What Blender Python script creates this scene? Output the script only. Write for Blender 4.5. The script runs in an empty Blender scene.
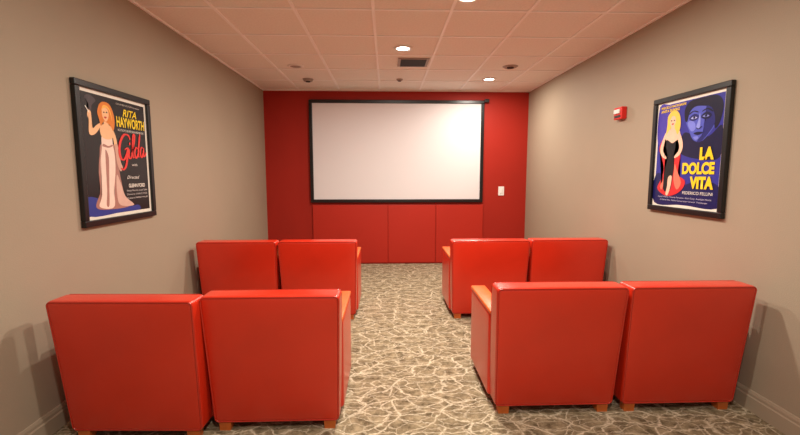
import bpy, bmesh, math, random
from mathutils import Vector, Matrix
random.seed(4)
S=bpy.context.scene
H=2.65; D=6.42; XL=-1.8355; XR=2.1794; YB=-1.2
S.view_settings.view_transform='Standard'
S.view_settings.look='None'
S.view_settings.exposure=0.0

def lin(c):
    return tuple(((v/255)/12.92 if v/255<=.04045 else ((v/255+.055)/1.055)**2.4) for v in c)+(1,)
def mat(name,rgb,rough=.6,spec=.4,noise=None,bump=None,metal=0,emit=None,coat=0):
    m=bpy.data.materials.new(name); m.use_nodes=True
    nt=m.node_tree; b=nt.nodes['Principled BSDF']; col=lin(rgb)
    b.inputs['Base Color'].default_value=col
    b.inputs['Roughness'].default_value=rough
    b.inputs['Specular IOR Level'].default_value=spec
    b.inputs['Metallic'].default_value=metal
    b.inputs['Coat Weight'].default_value=coat
    b.inputs['Coat Roughness'].default_value=.15
    tc=nt.nodes.new('ShaderNodeTexCoord')
    if noise:
        n=nt.nodes.new('ShaderNodeTexNoise'); n.inputs['Scale'].default_value=noise[0]; n.inputs['Detail'].default_value=5
        nt.links.new(tc.outputs['Object'],n.inputs['Vector'])
        r=nt.nodes.new('ShaderNodeValToRGB'); a=noise[1]
        r.color_ramp.elements[0].position=.3; r.color_ramp.elements[1].position=.7
        r.color_ramp.elements[0].color=tuple(v*(1-a) for v in col[:3])+(1,)
        r.color_ramp.elements[1].color=tuple(min(1,v*(1+a)) for v in col[:3])+(1,)
        nt.links.new(n.outputs['Fac'],r.inputs['Fac']); nt.links.new(r.outputs['Color'],b.inputs['Base Color'])
    if bump:
        n=nt.nodes.new('ShaderNodeTexNoise'); n.inputs['Scale'].default_value=bump[0]; n.inputs['Detail'].default_value=4
        nt.links.new(tc.outputs['Object'],n.inputs['Vector'])
        bp=nt.nodes.new('ShaderNodeBump'); bp.inputs['Strength'].default_value=bump[1]; bp.inputs['Distance'].default_value=.01
        nt.links.new(n.outputs['Fac'],bp.inputs['Height']); nt.links.new(bp.outputs['Normal'],b.inputs['Normal'])
    if emit:
        b.inputs['Emission Color'].default_value=lin(emit[0]); b.inputs['Emission Strength'].default_value=emit[1]
    return m

M_wall=mat('taupe_paint',(163,148,128),.65,.3,(1.2,.03),(180,.12))
M_base=mat('taupe_trim_paint',(166,150,129),.5,.3,(2,.02))
M_red=mat('red_paint',(163,35,20),.6,.3,(1.5,.05),(160,.12))
M_redlit=mat('red_paint_lit_lower',(178,40,24),.5,.35,(1.5,.04))  # same red, lightened to carry the brighter light low on the wall
M_tile=mat('ceiling_tile',(240,236,227),.9,.1,(60,.04),(220,.5))
M_grid=mat('ceiling_grid_metal',(250,248,244),.5,.3,(3,.02))
M_leather=mat('red_leather',(212,48,24),.3,.55,(2.5,.08),(260,.08),coat=.18)
M_pipe=mat('leather_piping',(186,38,21),.25,.6,(5,.05),coat=.3)
M_cap=mat('orange_oak_armcap',(226,100,40),.35,.45,(14,.12))
M_wood=mat('stained_oak',(196,100,42),.4,.4,(14,.15))
M_black=mat('black_frame',(16,15,15),.35,.5,(8,.1))
M_screen=mat('screen_fabric',(226,222,223),.85,.1,(1,.01))
M_white=mat('white_plastic',(235,232,226),.4,.4,(4,.02))
M_alarm=mat('alarm_red_plastic',(215,40,34),.35,.4,(4,.03))
M_dark=mat('dark_grille',(52,46,42),.6,.3,(6,.1))
M_grey=mat('grey_plastic',(160,148,138),.5,.3,(6,.05))
M_lamp=mat('lamp_lens',(255,240,220),.4,.3,None,None,0,((255,242,228),18))

def carpet():
    m=bpy.data.materials.new('patterned_carpet'); m.use_nodes=True
    nt=m.node_tree; L=nt.links; b=nt.nodes['Principled BSDF']
    b.inputs['Roughness'].default_value=.95; b.inputs['Specular IOR Level'].default_value=.1
    N=nt.nodes.new
    tc=N('ShaderNodeTexCoord')
    dn=N('ShaderNodeTexNoise'); dn.inputs['Scale'].default_value=3.2; dn.inputs['Detail'].default_value=5; dn.inputs['Roughness'].default_value=.6
    L.new(tc.outputs['Object'],dn.inputs['Vector'])
    mx=N('ShaderNodeVectorMath'); mx.operation='MULTIPLY_ADD'; mx.inputs[1].default_value=(.22,.22,0)
    L.new(dn.outputs['Color'],mx.inputs[0]); L.new(tc.outputs['Object'],mx.inputs[2])
    prev=None
    for sc,w,rot,st,wt in ((3.3,.042,.6,(1,2.0,1),1),(4.5,.042,-.75,(1,2.1,1),.9),(8.5,.065,1.35,(1,1.6,1),.55)):
        mp=N('ShaderNodeMapping'); mp.inputs['Rotation'].default_value=(0,0,rot); mp.inputs['Scale'].default_value=st
        L.new(mx.outputs[0],mp.inputs['Vector'])
        v=N('ShaderNodeTexVoronoi'); v.voronoi_dimensions='2D'; v.feature='DISTANCE_TO_EDGE'; v.inputs['Scale'].default_value=sc
        L.new(mp.outputs[0],v.inputs['Vector'])
        r=N('ShaderNodeMapRange'); r.inputs['From Min'].default_value=w*.25; r.inputs['From Max'].default_value=w
        r.inputs['To Min'].default_value=wt; r.inputs['To Max'].default_value=0
        L.new(v.outputs['Distance'],r.inputs['Value'])
        if prev is None: prev=r.outputs[0]
        else:
            a=N('ShaderNodeMath'); a.operation='MAXIMUM'
            L.new(prev,a.inputs[0]); L.new(r.outputs[0],a.inputs[1]); prev=a.outputs[0]
    n2=N('ShaderNodeTexNoise'); n2.inputs['Scale'].default_value=55; n2.inputs['Detail'].default_value=5
    L.new(tc.outputs['Object'],n2.inputs['Vector'])
    r2=N('ShaderNodeMapRange'); r2.inputs['From Min'].default_value=.35; r2.inputs['From Max'].default_value=.65; r2.inputs['To Min'].default_value=.35; r2.inputs['To Max'].default_value=.95
    L.new(n2.outputs['Fac'],r2.inputs['Value'])
    mm=N('ShaderNodeMath'); mm.operation='MULTIPLY'; L.new(prev,mm.inputs[0]); L.new(r2.outputs[0],mm.inputs[1])
    n3=N('ShaderNodeTexNoise'); n3.inputs['Scale'].default_value=14; n3.inputs['Detail'].default_value=8; n3.inputs['Roughness'].default_value=.75
    L.new(tc.outputs['Object'],n3.inputs['Vector'])
    cr=N('ShaderNodeValToRGB'); cr.color_ramp.elements[0].position=.38; cr.color_ramp.elements[1].position=.64
    cr.color_ramp.elements[0].color=lin((98,84,63)); cr.color_ramp.elements[1].color=lin((168,151,121))
    L.new(n3.outputs['Fac'],cr.inputs['Fac'])
    mix=N('ShaderNodeMix'); mix.data_type='RGBA'
    L.new(mm.outputs[0],mix.inputs[0]); L.new(cr.outputs['Color'],mix.inputs[6]); mix.inputs[7].default_value=lin((224,210,183))
    L.new(mix.outputs[2],b.inputs['Base Color'])
    bp=N('ShaderNodeBump'); bp.inputs['Strength'].default_value=.5; bp.inputs['Distance'].default_value=.01
    n4=N('ShaderNodeTexNoise'); n4.inputs['Scale'].default_value=300; L.new(tc.outputs['Object'],n4.inputs['Vector'])
    L.new(n4.outputs['Fac'],bp.inputs['Height']); L.new(bp.outputs['Normal'],b.inputs['Normal'])
    return m
M_carpet=carpet()

# ---------- mesh helpers
def obj(name,me,m=None,parent=None,loc=(0,0,0)):
    o=bpy.data.objects.new(name,me); S.collection.objects.link(o)
    if m: me.materials.clear(); me.materials.append(m)
    o.location=loc
    if parent: o.parent=parent
    return o
def empty(name,loc=(0,0,0),rot=0):
    o=bpy.data.objects.new(name,None); S.collection.objects.link(o); o.location=loc; o.rotation_euler=(0,0,rot); o.empty_display_size=.1
    return o
def add_box(bm,lo,hi,bev=0,seg=2,mi=0):
    r=bmesh.ops.create_cube(bm,size=1)
    vs=r['verts']
    for v in vs: v.co=Vector([lo[i]+(v.co[i]+.5)*(hi[i]-lo[i]) for i in range(3)])
    fs=set(f for v in vs for f in v.link_faces)
    for f in fs: f.material_index=mi
    if bev:
        es=list(set(e for v in vs for e in v.link_edges))
        bmesh.ops.bevel(bm,geom=es,offset=bev,segments=seg,affect='EDGES',profile=.5)
def fin(bm,name,smooth=False):
    me=bpy.data.meshes.new(name); bmesh.ops.recalc_face_normals(bm,faces=bm.faces); bm.to_mesh(me); bm.free()
    if smooth:
        for p in me.polygons: p.use_smooth=True
    return me
def box(name,lo,hi,m,bev=0,parent=None,seg=2):
    bm=bmesh.new(); add_box(bm,lo,hi,bev,seg); return obj(name,fin(bm,name,bev>0 and seg>2),m,parent)
def cyl(bm,c,r,h,seg=32,r2=None,axis=None):
    mt=Matrix.Translation(c)@(axis or Matrix())
    bmesh.ops.create_cone(bm,cap_ends=True,segments=seg,radius1=r,radius2=r if r2 is None else r2,depth=h,matrix=mt)
def pillow(c,h,r,puff=(0,0,0),fn=None,n=7):
    """rounded box centre c, half sizes h, radius r, puff per face axis"""
    bm=bmesh.new()
    ax=[]
    for i in range(3):
        a=[-h[i]+r*k/4 for k in range(4)]
        b=[-(h[i]-r)+2*(h[i]-r)*k/n for k in range(n+1)]
        ax.append(a+b+[-x for x in reversed(a)])
    for i in range(3):
        j,k=(i+1)%3,(i+2)%3
        for s in(-1,1):
            g=[]
            for a in ax[j]:
                row=[]
                for b in ax[k]:
                    p=[0,0,0]; p[i]=s*h[i]; p[j]=a; p[k]=b
                    q=[max(-(h[t]-r),min(h[t]-r,p[t])) for t in range(3)]
                    d=Vector([p[t]-q[t] for t in range(3)])
                    d=d.normalized()*r
                    P=[q[t]+d[t] for t in range(3)]
                    o=[P[t] for t in range(3)]
                    for t in range(3):
                        u,v=(t+1)%3,(t+2)%3
                        w=(P[t]/h[t])*max(0,1-(P[u]/h[u])**2)*max(0,1-(P[v]/h[v])**2)
                        o[t]+=puff[t]*w
                    W=Vector([o[t]+c[t] for t in range(3)])
                    if fn: W=fn(W)
                    row.append(bm.verts.new(W))
                g.append(row)
            for a in range(len(g)-1):
                for b in range(len(g[0])-1):
                    bm.faces.new((g[a][b],g[a+1][b],g[a+1][b+1],g[a][b+1]))
    bmesh.ops.remove_doubles(bm,verts=bm.verts,dist=1e-5)
    return bm
def tube(name,pts,r,cyclic=True):
    cu=bpy.data.curves.new(name,'CURVE'); cu.dimensions='3D'; cu.bevel_depth=r; cu.bevel_resolution=3
    sp=cu.splines.new('POLY'); sp.points.add(len(pts)-1)
    for i,p in enumerate(pts): sp.points[i].co=(*p,1)
    sp.use_cyclic_u=cyclic
    o=bpy.data.objects.new(name,cu); S.collection.objects.link(o)
    dg=bpy.context.evaluated_depsgraph_get()
    me=bpy.data.meshes.new_from_object(o.evaluated_get(dg)); bpy.data.objects.remove(o)
    for p in me.polygons: p.use_smooth=True
    return me

# ---------- room
T=.12
box('floor',(XL-T,YB,-.1),(XR+T,D+T,0),M_carpet)
box('ceiling',(XL-T,YB,H),(XR+T,D+T,H+.1),M_tile)
box('wall_left',(XL-T,YB,0),(XL,D+T,H),M_wall)
box('wall_right',(XR,YB,0),(XR+T,D+T,H),M_wall)
box('wall_back',(XL,D,0),(XR,D+T,H),M_red)
bm=bmesh.new()
gx=[-1.292,-.692,-.095,.502,1.10,1.70]
for x in gx: add_box(bm,(x-.012,YB,H-.008),(x+.012,D,H),0)
ys=[3.3+.61*k for k in range(-7,6)]
for y in ys: add_box(bm,(XL,y-.012,H-.0075),(XR,y+.012,H),0)
for x0,x1 in((XL,XL+.02),(XR-.02,XR)): add_box(bm,(x0,YB,H-.012),(x1,D,H),0)
add_box(bm,(XL,D-.02,H-.012),(XR,D,H),0)
obj('trim_ceiling_grid',fin(bm,'grid'),M_grid)
def baseboard(name,a,b,nrm,m):
    prof=[(0,0),(.016,0),(.016,.085),(.011,.092),(.011,.108),(.006,.122),(0,.125)]
    bm=bmesh.new(); rows=[]
    for P in(a,b): rows.append([bm.verts.new((P[0]+nrm[0]*d,P[1]+nrm[1]*d,z)) for d,z in prof])
    n=len(prof)
    for i in range(n): bm.faces.new((rows[0][i],rows[1][i],rows[1][(i+1)%n],rows[0][(i+1)%n]))
    bm.faces.new(rows[0]); bm.faces.new(rows[1])
    obj(name,fin(bm,name),m)
baseboard('baseboard_left',(XL,YB),(XL,D),(1,0),M_base)
baseboard('baseboard_right',(XR,YB),(XR,D),(-1,0),M_base)
baseboard('baseboard_back',(XL,D),(XR,D),(0,-1),M_red)

cab=empty('wall_cabinet',(0,D-.018,0))
for i,(a,b) in enumerate(((-1.13,.018),(.026,.762),(.770,1.50))):
    box('door_panel_%d'%(i+1),(a,-.022,.02),(b,0,.925),M_redlit,.004,cab)
box('cabinet_backing',(-1.14,0,.0),(1.51,.018,.93),M_redlit,0,cab)

# ---------- projection screen
scr=empty('projection_screen',(0,D,0))
x1,x2,z1,z2=-1.155,1.488,.9635,2.504
yy=-.06
for n,lo,hi in (('frame_top',(x1,yy,z2-.05),(x2,0,z2)),('frame_bottom',(x1,yy,z1),(x2,0,z1+.05)),
    ('frame_left',(x1,yy,z1+.05),(x1+.05,0,z2-.05)),('frame_right',(x2-.05,yy,z1+.05),(x2,0,z2-.05))):
    box(n,lo,hi,M_black,.006,scr)
box('screen_surface',(x1+.045,-.045,z1+.045),(x2-.045,-.02,z2-.045),M_screen,0,scr)
box('roller_case_end',(x2,-.07,z2-.03),(x2+.07,-.01,z2+.02),M_black,.006,scr)

sw=empty('light_switch',(1.788,D,1.136))
box('plate',(-.045,-.008,-.07),(.045,0,.07),M_white,.003,sw)
box('rocker',(-.018,-.014,-.035),(.018,-.006,.035),M_white,.003,sw)
al=empty('wall_fire_alarm',(XR,3.83,1.96))
box('housing',(-.05,-.065,-.055),(.003,.065,.055),M_alarm,.008,al)
box('strobe_lens',(-.065,-.045,-.005),(-.048,.045,.035),M_white,.006,al)
box('sounder_slots',(-.053,-.05,-.04),(-.049,.05,-.018),M_dark,0,al)

# ---------- ceiling fixtures
def downlight(x,y,power,lit=True):
    e=empty('recessed_downlight',(x,y,H))
    bm=bmesh.new(); prof=[(.062,-.004),(.068,-.012),(.088,-.010),(.095,0),(.06,0)]
    N=40; rg=[]
    for i in range(N):
        a=2*math.pi*i/N; rg.append([bm.verts.new((r*math.cos(a),r*math.sin(a),z)) for r,z in prof])
    for i in range(N):
        for k in range(5): bm.faces.new((rg[i][k],rg[(i+1)%N][k],rg[(i+1)%N][(k+1)%5],rg[i][(k+1)%5]))
    obj('trim_ring',fin(bm,'ring',True),M_white,e)
    bm=bmesh.new(); cyl(bm,(0,0,-.003),.062,.006); obj('lens',fin(bm,'lens'),M_lamp if lit else M_grey,e)
    if lit:
        l=bpy.data.lights.new('downlight_lamp','AREA'); l.shape='DISK'; l.size=.13; l.energy=power; l.color=(1,.91,.80)
        lo=bpy.data.objects.new('lamp',l); S.collection.objects.link(lo); lo.parent=e; lo.location=(0,0,-.016)
for x,y,p in ((.17,4.27,54),(1.36,5.6,30),(.58,3.05,52),(.17,1.7,30),(.17,.1,46)):  # last two are out of view, added to light the near chair backs
    downlight(x,y,p)
downlight(-1.05,5.01,0,False)
def disc(name,x,y,r,m,h=.02):
    e=empty(name,(x,y,H))
    bm=bmesh.new(); cyl(bm,(0,0,-h/2),r*.8,h,32,r); obj('body',fin(bm,'b',False),m,e)
    bm=bmesh.new(); cyl(bm,(0,0,-h-.004),r*.45,.01,24); obj('cap',fin(bm,'c'),M_dark,e)
disc('smoke_detector',-1.03,5.68,.07,M_grey,.03)
disc('ceiling_sprinkler',.18,5.65,.045,M_grey)
disc('ceiling_speaker',1.45,4.95,.09,M_grey,.012)
v=empty('air_vent',(.303,4.79,H))
box('vent_frame',(-.17,-.17,-.012),(.17,.17,0),M_grey,.003,v)
bm=bmesh.new()
for k in range(7): add_box(bm,(-.14,-.14+k*.042,-.018),(.14,-.115+k*.042,-.010))
obj('louvres',fin(bm,'louvres'),M_dark,v)

# ---------- armchairs
W=.742; ZB=.05; HT=.780
def lean(v):
    t=(v.z-ZB)/(HT-ZB)
    return Vector((v.x*(.945+.055*t),v.y-.075*t,v.z))
zc=(ZB+HT)/2; hz=(HT-ZB)/2
me_back=fin(pillow((0,.07,zc),(W/2,.07,hz),.02,(.002,.012,.003),lean,9),'back',True)
def seam(yo,inset,r,rr=.022):
    pts=[]; hx=W/2-inset; hh=hz-inset
    for cx,cz,a0 in((hx-rr,hh-rr,0),(-(hx-rr),hh-rr,90),(-(hx-rr),-(hh-rr),180),(hx-rr,-(hh-rr),270)):
        for k in range(7):
            a=math.radians(a0+15*k); pts.append(lean(Vector((cx+rr*math.cos(a),yo,zc+cz+rr*math.sin(a)))))
    return tube('pipe',pts,r)
me_pipe=seam(.004,.005,.005)
me_pipe2=seam(.136,.005,.005)
me_back.materials.append(M_leather)
me_pipe.materials.append(M_pipe); me_pipe2.materials.append(M_pipe)
def armmesh(s):
    AW=.1; x0=s*(W/2*.985-AW/2)
    return fin(pillow((x0,.385,.312),(AW/2,.265,.262),.02,(.004,.004,.0)),'arm',True)
me_arm={s:armmesh(s) for s in(-1,1)}
def capmesh(s):
    bm=bmesh.new(); x0=s*(W/2*.985-.05)
    add_box(bm,(x0-.052,.10,.572),(x0+.052,.66,.598),.008,3); return fin(bm,'cap',True)
me_cap={s:capmesh(s) for s in(-1,1)}
me_seat=fin(pillow((0,.40,.37),(W/2*.985-.102,.26,.075),.03,(0,.01,.02)),'seat',True)
me_rail=fin(pillow((0,.385,.185),(W/2*.985-.103,.25,.115),.015,(0,.003,0)),'rail',True)
def legmesh():
    bm=bmesh.new()
    for sx in(-1,1):
        for y0 in(.008,.58):
            cx=sx*(W/2-.075)
            r=bmesh.ops.create_cube(bm,size=1)
            for v in r['verts']:
                top=v.co.z>0; w=.036 if top else .03
                v.co=Vector((cx+(w if v.co.x>0 else -w),y0+(.05 if v.co.y>0 else 0),.075 if top else 0))
    return fin(bm,'legs')
me_leg=legmesh()
for me,m in((me_arm[-1],M_leather),(me_arm[1],M_leather),(me_cap[-1],M_cap),(me_cap[1],M_cap),(me_seat,M_leather),(me_rail,M_leather),(me_leg,M_wood)):
    me.materials.append(m)
def chair(xc,y,rot=0,sx=1):
    e=empty('club_armchair',(xc,y,0),math.radians(rot)); e.scale=(sx,1,1)
    for n,me in(('backrest',me_back),('backrest_piping_rear',me_pipe),('backrest_piping_front',me_pipe2),('arm_left',me_arm[-1]),('arm_right',me_arm[1]),('arm_cap_left',me_cap[-1]),('arm_cap_right',me_cap[1]),('seat_cushion',me_seat),('seat_base',me_rail),('legs',me_leg)):
        obj(n,me,None,e)
for xc,y,r,sx in ((.983,2.285,0,1),(1.730,2.285,0,.968),(-1.327,2.115,-2,.985),(-.606,2.175,0,.97),(-1.392,3.90,0,.985),(-.645,3.905,0,.985),(.987,3.90,0,1),(1.753,3.93,0,1)):
    chair(xc,y,r,sx)

# ---------- posters
def flat(col,name,rough=.3):
    return mat('print_'+name,col,rough,.4,(30,.04))
PM={}
def pm(col):
    if col not in PM: PM[col]=flat(col,'%02x%02x%02x'%col)
    return PM[col]
def smooth(pts,n=5,cyc=True):
    out=[];N=len(pts)
    for i in range(N if cyc else N-1):
        idx=[(i+k)%N if cyc else max(0,min(N-1,i+k)) for k in(-1,0,1,2)]
        p0,p1,p2,p3=[Vector(pts[j]) for j in idx]
        for k in range(n):
            t=k/n
            out.append(.5*((2*p1)+(-p0+p2)*t+(2*p0-5*p1+4*p2-p3)*t*t+(-p0+3*p1-3*p2+p3)*t**3))
    if not cyc: out.append(Vector(pts[-1]))
    return out
class Poster:
    def __init__(s,name,loc,rot,w,h,mat_w):
        s.e=empty(name,loc,rot); s.w=w; s.h=h; s.n=0
        f=.04
        for n,lo,hi in (('frame_top',(-w/2,-.03,h/2-f),(w/2,0,h/2)),('frame_bottom',(-w/2,-.03,-h/2),(w/2,0,-h/2+f)),
            ('frame_left',(-w/2,-.03,-h/2+f),(-w/2+f,0,h/2-f)),('frame_right',(w/2-f,-.03,-h/2+f),(w/2,0,h/2-f))):
            box(n,lo,hi,M_black,.005,s.e)
        box('poster_paper',(-w/2+f-.003,-.012,-h/2+f-.003),(w/2-f+.003,-.002,h/2-f+.003),pm((232,226,212)),0,s.e)
        s.iw=w-2*f-2*mat_w; s.ih=h-2*f-2*mat_w
    def P(s,u,v): return ((u-.5)*s.iw,(v-.5)*s.ih)
    def lay(s): s.n+=1; return -.0122-.00012*s.n
    def raw(s,name,pts,col,ngons):
        y=s.lay(); bm=bmesh.new(); vs=[bm.verts.new((p[0],y,p[1])) for p in pts]
        for g in ngons: bm.faces.new([vs[i] for i in g])
        bmesh.ops.triangulate(bm,faces=bm.faces[:])
        bm.normal_update()
        bad=[f for f in bm.faces if f.normal.y>0]
        if bad: bmesh.ops.reverse_faces(bm,faces=bad)
        me=bpy.data.meshes.new(name); bm.to_mesh(me); bm.free(); obj(name,me,pm(col),s.e)
    def poly(s,name,pts,col,sm=True,n=5):
        pts=[s.P(*p) for p in pts]
        if sm: pts=smooth(pts,n)
        s.raw(name,pts,col,[list(range(len(pts)))])
    def stroke(s,name,pts,w,col,taper=True):
        """brush stroke along points; w in metres"""
        pts=smooth([s.P(*p) for p in pts],6,False); N=len(pts); vs=[]; ng=[]
        for i,p in enumerate(pts):
            a=pts[max(0,i-1)]; b=pts[min(N-1,i+1)]; d=(b-a).normalized()
            # calligraphic width: thick on down strokes
            t=i/(N-1); ww=w*(.35+.65*abs(d.y))*(min(1,.35+4*min(t,1-t)) if taper else 1)
            n=Vector((-d.y,d.x))*ww/2; vs+=[p+n,p-n]
        for i in range(N-1): ng.append((2*i,2*i+1,2*i+3,2*i+2))
        s.raw(name,vs,col,ng)
    def rect(s,name,u0,v0,u1,v1,col): s.poly(name,[(u0,v0),(u1,v0),(u1,v1),(u0,v1)],col,False)
    def text(s,name,txt,u,v,hgt,wid,col,shear=0,rot=0,bold=.0):
        cu=bpy.data.curves.new(name,'FONT'); cu.body=txt; cu.shear=shear; cu.offset=bold; cu.size=1
        o=bpy.data.objects.new(name,cu); S.collection.objects.link(o)
        dg=bpy.context.evaluated_depsgraph_get()
        me=bpy.data.meshes.new_from_object(o.evaluated_get(dg)); bpy.data.objects.remove(o)
        xs=[q.co.x for q in me.vertices]; zs=[q.co.y for q in me.vertices]
        x0,x1,z0,z1=min(xs),max(xs),min(zs),max(zs); y=s.lay()
        ox,oz=s.P(u,v); sw_=wid*s.iw/(x1-x0); sh=hgt*s.ih/(z1-z0); c,sn=math.cos(rot),math.sin(rot)
        for q in me.vertices:
            a=(q.co.x-x0)*sw_; b=(q.co.y-z0)*sh
            q.co=Vector((ox+a*c-b*sn,y,oz+a*sn+b*c))
        me.materials.clear(); obj(name,me,pm(col),s.e)

g=Poster('framed_movie_poster',(XL,2.922,1.5255),math.radians(90),.775,.885,.022)
K=(24,20,22)
g.rect('background',0,0,1,1,K)
g.poly('blue_floor_glow',[(.003,.003),(.5,.003),(.8,.003),(.78,.05),(.6,.05),(.3,.10),(.003,.16)],(46,62,140),True)
g.poly('smoke',[(.06,.80),(.10,.9),(.05,.96),(.12,.985),(.2,.95),(.14,.9),(.12,.82)],(70,62,66))
skin=(240,190,142); gown=(238,212,196); gsh=(170,120,108); hair=(220,126,40)
g.poly('gown_shadow',[(.24,.60),(.20,.50),(.17,.36),(.17,.2),(.10,.07),(.3,.04),(.62,.05),(.55,.14),(.50,.3),(.47,.46),(.43,.6)],gsh)
g.poly('gown',[(.25,.66),(.24,.56),(.21,.46),(.20,.3),(.19,.16),(.15,.07),(.36,.055),(.38,.2),(.42,.36),(.43,.5),(.41,.6),(.40,.665),(.32,.645)],gown)
g.poly('gown_fold',[(.29,.55),(.28,.4),(.27,.2),(.25,.08),(.29,.08),(.31,.25),(.33,.42),(.33,.5)],gsh)
g.poly('gown_fold_2',[(.25,.58),(.27,.60),(.34,.585),(.40,.60),(.40,.585),(.34,.57),(.28,.575)],gsh)
g.poly('gown_train',[(.44,.34),(.42,.2),(.46,.07),(.70,.055),(.56,.14),(.50,.25)],(214,176,160))
g.poly('shoulders',[(.25,.66),(.23,.72),(.26,.755),(.31,.77),(.37,.765),(.42,.74),(.43,.69),(.41,.655),(.33,.64)],skin)
g.poly('neck',[(.30,.76),(.30,.80),(.36,.80),(.36,.76)],skin)
g.poly('raised_arm',[(.25,.75),(.17,.68),(.10,.66),(.075,.69),(.085,.78),(.07,.82),(.085,.86),(.12,.85),(.125,.80),(.13,.72),(.18,.745),(.24,.77)],skin)
g.stroke('cigarette',[(.05,.89),(.07,.87),(.10,.84)],.008,(236,232,220),False)
g.poly('hanging_arm',[(.41,.745),(.46,.68),(.485,.58),(.50,.47),(.53,.42),(.50,.40),(.46,.45),(.44,.56),(.42,.65)],skin)
g.poly('long_glove',[(.44,.60),(.485,.60),(.515,.46),(.545,.40),(.50,.37),(.455,.44),(.44,.55)],(206,160,140))
g.poly('hair',[(.23,.80),(.21,.86),(.25,.93),(.32,.955),(.40,.94),(.45,.87),(.46,.79),(.43,.72),(.39,.76),(.30,.79),(.25,.75)],hair)
g.poly('face',[(.275,.86),(.285,.82),(.32,.79),(.355,.81),(.375,.85),(.365,.895),(.32,.91),(.285,.9)],skin)
g.poly('lips',[(.30,.825),(.32,.833),(.345,.828),(.322,.815)],(190,40,36))
g.poly('eye_left',[(.292,.865),(.305,.872),(.317,.865),(.305,.86)],(60,36,26))
g.poly('eye_right',[(.332,.868),(.346,.876),(.36,.868),(.346,.863)],(60,36,26))
g.poly('hair_wave',[(.27,.88),(.30,.925),(.37,.92),(.41,.87),(.42,.80),(.40,.86),(.36,.905),(.30,.90)],(246,186,84))
Y=(244,212,36)
g.text('credit_line','COLUMBIA PICTURES presents',.50,.955,.018,.40,(210,200,190))
g.text('star_first_name','RITA',.60,.865,.065,.24,Y,.3,0,.02)
g.text('star_surname','HAYWORTH',.49,.765,.092,.49,Y,0,0,.03)
g.text('tagline','AS YOU\'VE NEVER SEEN HER BEFORE',.50,.728,.02,.46,(226,220,210))
R_=(226,50,44)
g.stroke('title_G_bowl',[(.70,.66),(.67,.70),(.60,.70),(.535,.64),(.505,.56),(.52,.49),(.57,.475),(.62,.52),(.64,.575)],.024,R_)
g.stroke('title_G_tail',[(.59,.565),(.65,.58),(.635,.51),(.60,.42),(.55,.385),(.51,.40)],.022,R_)
g.stroke('title_i',[(.675,.575),(.665,.53),(.665,.495),(.69,.49),(.71,.52)],.018,R_)
g.poly('title_i_dot',[(.675,.625),(.69,.64),(.70,.625),(.685,.61)],R_)
g.stroke('title_l',[(.70,.52),(.76,.62),(.785,.70),(.765,.715),(.745,.66),(.73,.56),(.735,.50),(.76,.505)],.018,R_)
g.stroke('title_d_bowl',[(.835,.58),(.80,.595),(.77,.55),(.775,.505),(.80,.50),(.84,.56)],.018,R_)
g.stroke('title_d_stem',[(.885,.73),(.865,.66),(.84,.57),(.835,.515),(.86,.51)],.02,R_)
g.stroke('title_a_bowl',[(.935,.595),(.90,.60),(.875,.555),(.885,.51),(.91,.515),(.94,.585)],.018,R_)
g.stroke('title_a_tail',[(.945,.60),(.935,.55),(.94,.515),(.97,.53),(.99,.56)],.018,R_)
g.text('with_line','with',.70,.42,.022,.10,(226,220,210))
g.text('costar','GLENN FORD',.62,.22,.035,.30,(235,228,215),0,0,.02)
for k,t in enumerate(('George Macready  Joseph Calleia','Directed by CHARLES VIDOR','Produced by VIRGINIA VAN UPP')):
    g.text('credits_%d'%k,t,.58,.18-.035*k,.02,.38,(206,200,196))
g.text('directed','Directed',.60,.30,.03,.22,(226,220,210),.4)

d=Poster('framed_movie_poster',(XR,2.965,1.556),math.radians(-90),.76,.875,.020)
B=(50,50,148)
d.rect('background',0,0,1,1,B)
d.poly('night_dark',[(.003,.003),(.5,.003),(.997,.003),(.995,.2),(.7,.24),(.5,.2),(.3,.26),(.005,.3)],(24,26,84))
d.poly('indigo_top',[(.003,.62),(.2,.7),(.36,.95),(.38,.99),(.2,.995),(.003,.99)],(74,62,170))
d.poly('shadow_coat',[(.42,.50),(.40,.62),(.46,.70),(.62,.66),(.82,.64),(.99,.72),(.99,.45),(.7,.44)],(18,18,58))
d.poly('mans_head',[(.52,.72),(.47,.80),(.48,.90),(.56,.98),(.74,.985),(.88,.95),(.93,.86),(.90,.74),(.82,.66),(.72,.60),(.60,.62)],(80,90,190))
d.poly('cheek_light',[(.50,.79),(.52,.74),(.57,.70),(.62,.72),(.61,.77),(.56,.80)],(120,130,220))
d.poly('mans_hair',[(.45,.82),(.44,.92),(.52,.985),(.7,.995),(.9,.985),(.985,.9),(.96,.76),(.90,.70),(.87,.80),(.84,.88),(.76,.91),(.60,.925),(.52,.88),(.49,.80)],(14,14,44))
d.poly('face_shade',[(.76,.91),(.85,.87),(.89,.76),(.83,.68),(.72,.60),(.66,.605),(.74,.68),(.74,.76),(.77,.80)],(34,38,112))
d.stroke('brow_left',[(.51,.862),(.58,.885),(.655,.868)],.016,(12,12,36))
d.stroke('brow_right',[(.70,.868),(.78,.885),(.86,.85)],.016,(12,12,36))
d.poly('eye_socket_left',[(.52,.83),(.59,.86),(.655,.84),(.65,.81),(.59,.795),(.54,.805)],(34,38,108))
d.poly('eye_socket_right',[(.70,.835),(.77,.86),(.84,.83),(.82,.80),(.76,.795),(.705,.81)],(18,20,64))
d.poly('eye_left',[(.545,.822),(.59,.836),(.64,.822),(.59,.812)],(170,178,232))
d.poly('eye_right',[(.715,.822),(.76,.836),(.81,.82),(.765,.812)],(120,128,200))
d.poly('iris_left',[(.58,.832),(.597,.836),(.612,.828),(.597,.813),(.582,.818)],(8,8,30))
d.poly('iris_right',[(.75,.832),(.767,.836),(.782,.828),(.767,.813),(.752,.818)],(8,8,30))
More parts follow.
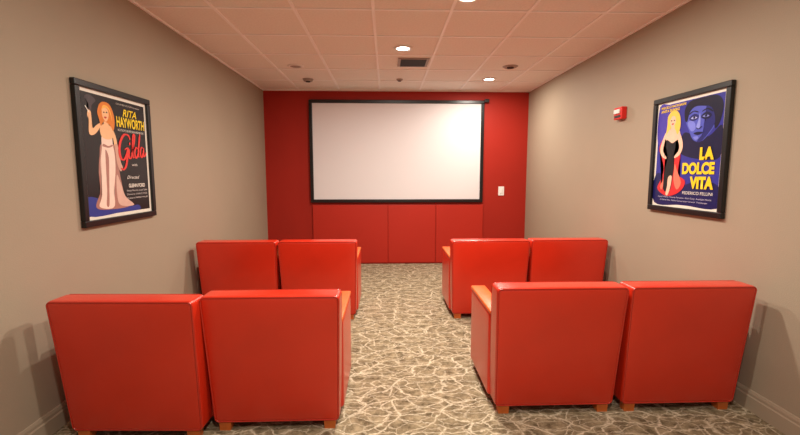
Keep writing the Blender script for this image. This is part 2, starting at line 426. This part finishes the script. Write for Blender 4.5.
d.poly('nose_light',[(.675,.86),(.66,.80),(.635,.735),(.665,.72),(.69,.735),(.69,.80)],(140,150,228))
d.stroke('nose_shadow',[(.64,.728),(.67,.715),(.72,.735)],.010,(18,20,60),False)
d.poly('mouth',[(.60,.68),(.66,.69),(.74,.68),(.67,.66)],(18,20,60))
d.poly('chin_light',[(.60,.645),(.66,.65),(.68,.63),(.64,.618)],(120,128,216))
d.poly('red_stole',[(.10,.66),(.20,.70),(.30,.68),(.38,.60),(.42,.50),(.42,.40),(.40,.30),(.52,.24),(.50,.17),(.40,.11),(.26,.08),(.14,.10),(.05,.16),(.12,.26),(.15,.36),(.10,.46),(.04,.56)],(210,44,48))
d.poly('red_stole_light',[(.34,.40),(.38,.34),(.46,.22),(.40,.15),(.34,.22),(.33,.32)],(236,120,96))
d.poly('red_stole_light_2',[(.10,.18),(.15,.24),(.18,.34),(.16,.2),(.13,.14)],(236,120,96))
d.poly('dress_black',[(.17,.66),(.16,.58),(.20,.50),(.20,.44),(.17,.34),(.16,.24),(.16,.15),(.22,.12),(.29,.15),(.31,.26),(.33,.38),(.31,.50),(.34,.58),(.37,.66),(.27,.62)],(16,12,20))
sk=(240,196,168)
d.poly('arm_left',[(.15,.725),(.09,.64),(.06,.56),(.09,.49),(.17,.455),(.18,.475),(.12,.53),(.12,.58),(.17,.65),(.20,.69)],sk)
d.poly('arm_right',[(.37,.72),(.43,.64),(.45,.56),(.41,.49),(.33,.46),(.325,.48),(.385,.53),(.39,.58),(.36,.64),(.33,.69)],sk)
d.poly('shoulders',[(.14,.66),(.14,.71),(.20,.745),(.27,.755),(.34,.745),(.39,.71),(.38,.65),(.33,.63),(.27,.61),(.20,.64)],sk)
d.poly('leg',[(.24,.27),(.23,.18),(.21,.10),(.25,.09),(.29,.18),(.30,.28)],sk)
d.poly('hair_long',[(.165,.80),(.17,.88),(.24,.93),(.33,.915),(.38,.85),(.39,.76),(.35,.69),(.31,.74),(.27,.76),(.21,.75),(.155,.70)],(240,200,88))
d.poly('neck',[(.24,.78),(.24,.735),(.29,.735),(.29,.78)],sk)
d.poly('face',[(.21,.83),(.22,.79),(.255,.765),(.295,.79),(.31,.83),(.29,.87),(.24,.875)],sk)
d.poly('lips',[(.24,.80),(.26,.806),(.28,.80),(.26,.79)],(190,30,40))
d.poly('eye_l',[(.222,.832),(.235,.84),(.25,.832),(.236,.827)],(40,30,40))
d.poly('eye_r',[(.27,.832),(.283,.84),(.297,.832),(.283,.827)],(40,30,40))
YY=(248,208,36)
d.text('star_names','MARCELLO MASTROIANNI',.04,.962,.024,.42,YY,0,0,.02)
d.text('star_names_2','ANITA EKBERG',.04,.925,.026,.32,YY,0,0,.02)
d.text('title_line_1','LA',.72,.43,.115,.20,YY,0,0,.06)
d.text('title_line_2','DOLCE',.47,.30,.11,.47,YY,0,0,.05)
d.text('title_line_3','VITA',.60,.165,.115,.34,YY,0,0,.06)
d.text('director','FEDERICO FELLINI',.50,.11,.028,.44,(232,228,220))
d.text('credits_a','Anouk Aimee  Yvonne Furneaux  Alain Cuny  Annibale Ninchi',.08,.06,.02,.85,(200,196,214))
d.text('credits_b','A Riama Film  Pathe Consortium Cinema  Totalscope',.12,.03,.018,.76,(200,196,214))

w=bpy.data.worlds.new('open_rear_fill'); S.world=w; w.use_nodes=True  # added warm fill, let in where the room is left open behind the camera
bg=w.node_tree.nodes['Background']; bg.inputs[0].default_value=(1,.93,.85,1); bg.inputs[1].default_value=.27

f,yaw,pit=414.67,.0328,.1067
cd=bpy.data.cameras.new('camera'); cd.sensor_width=36; cd.lens=f/800*36; cd.clip_start=.05
c=bpy.data.objects.new('camera',cd); S.collection.objects.link(c)
c.location=(0,0,1.4137); c.rotation_euler=(math.pi/2-pit,0,-yaw)
S.camera=c
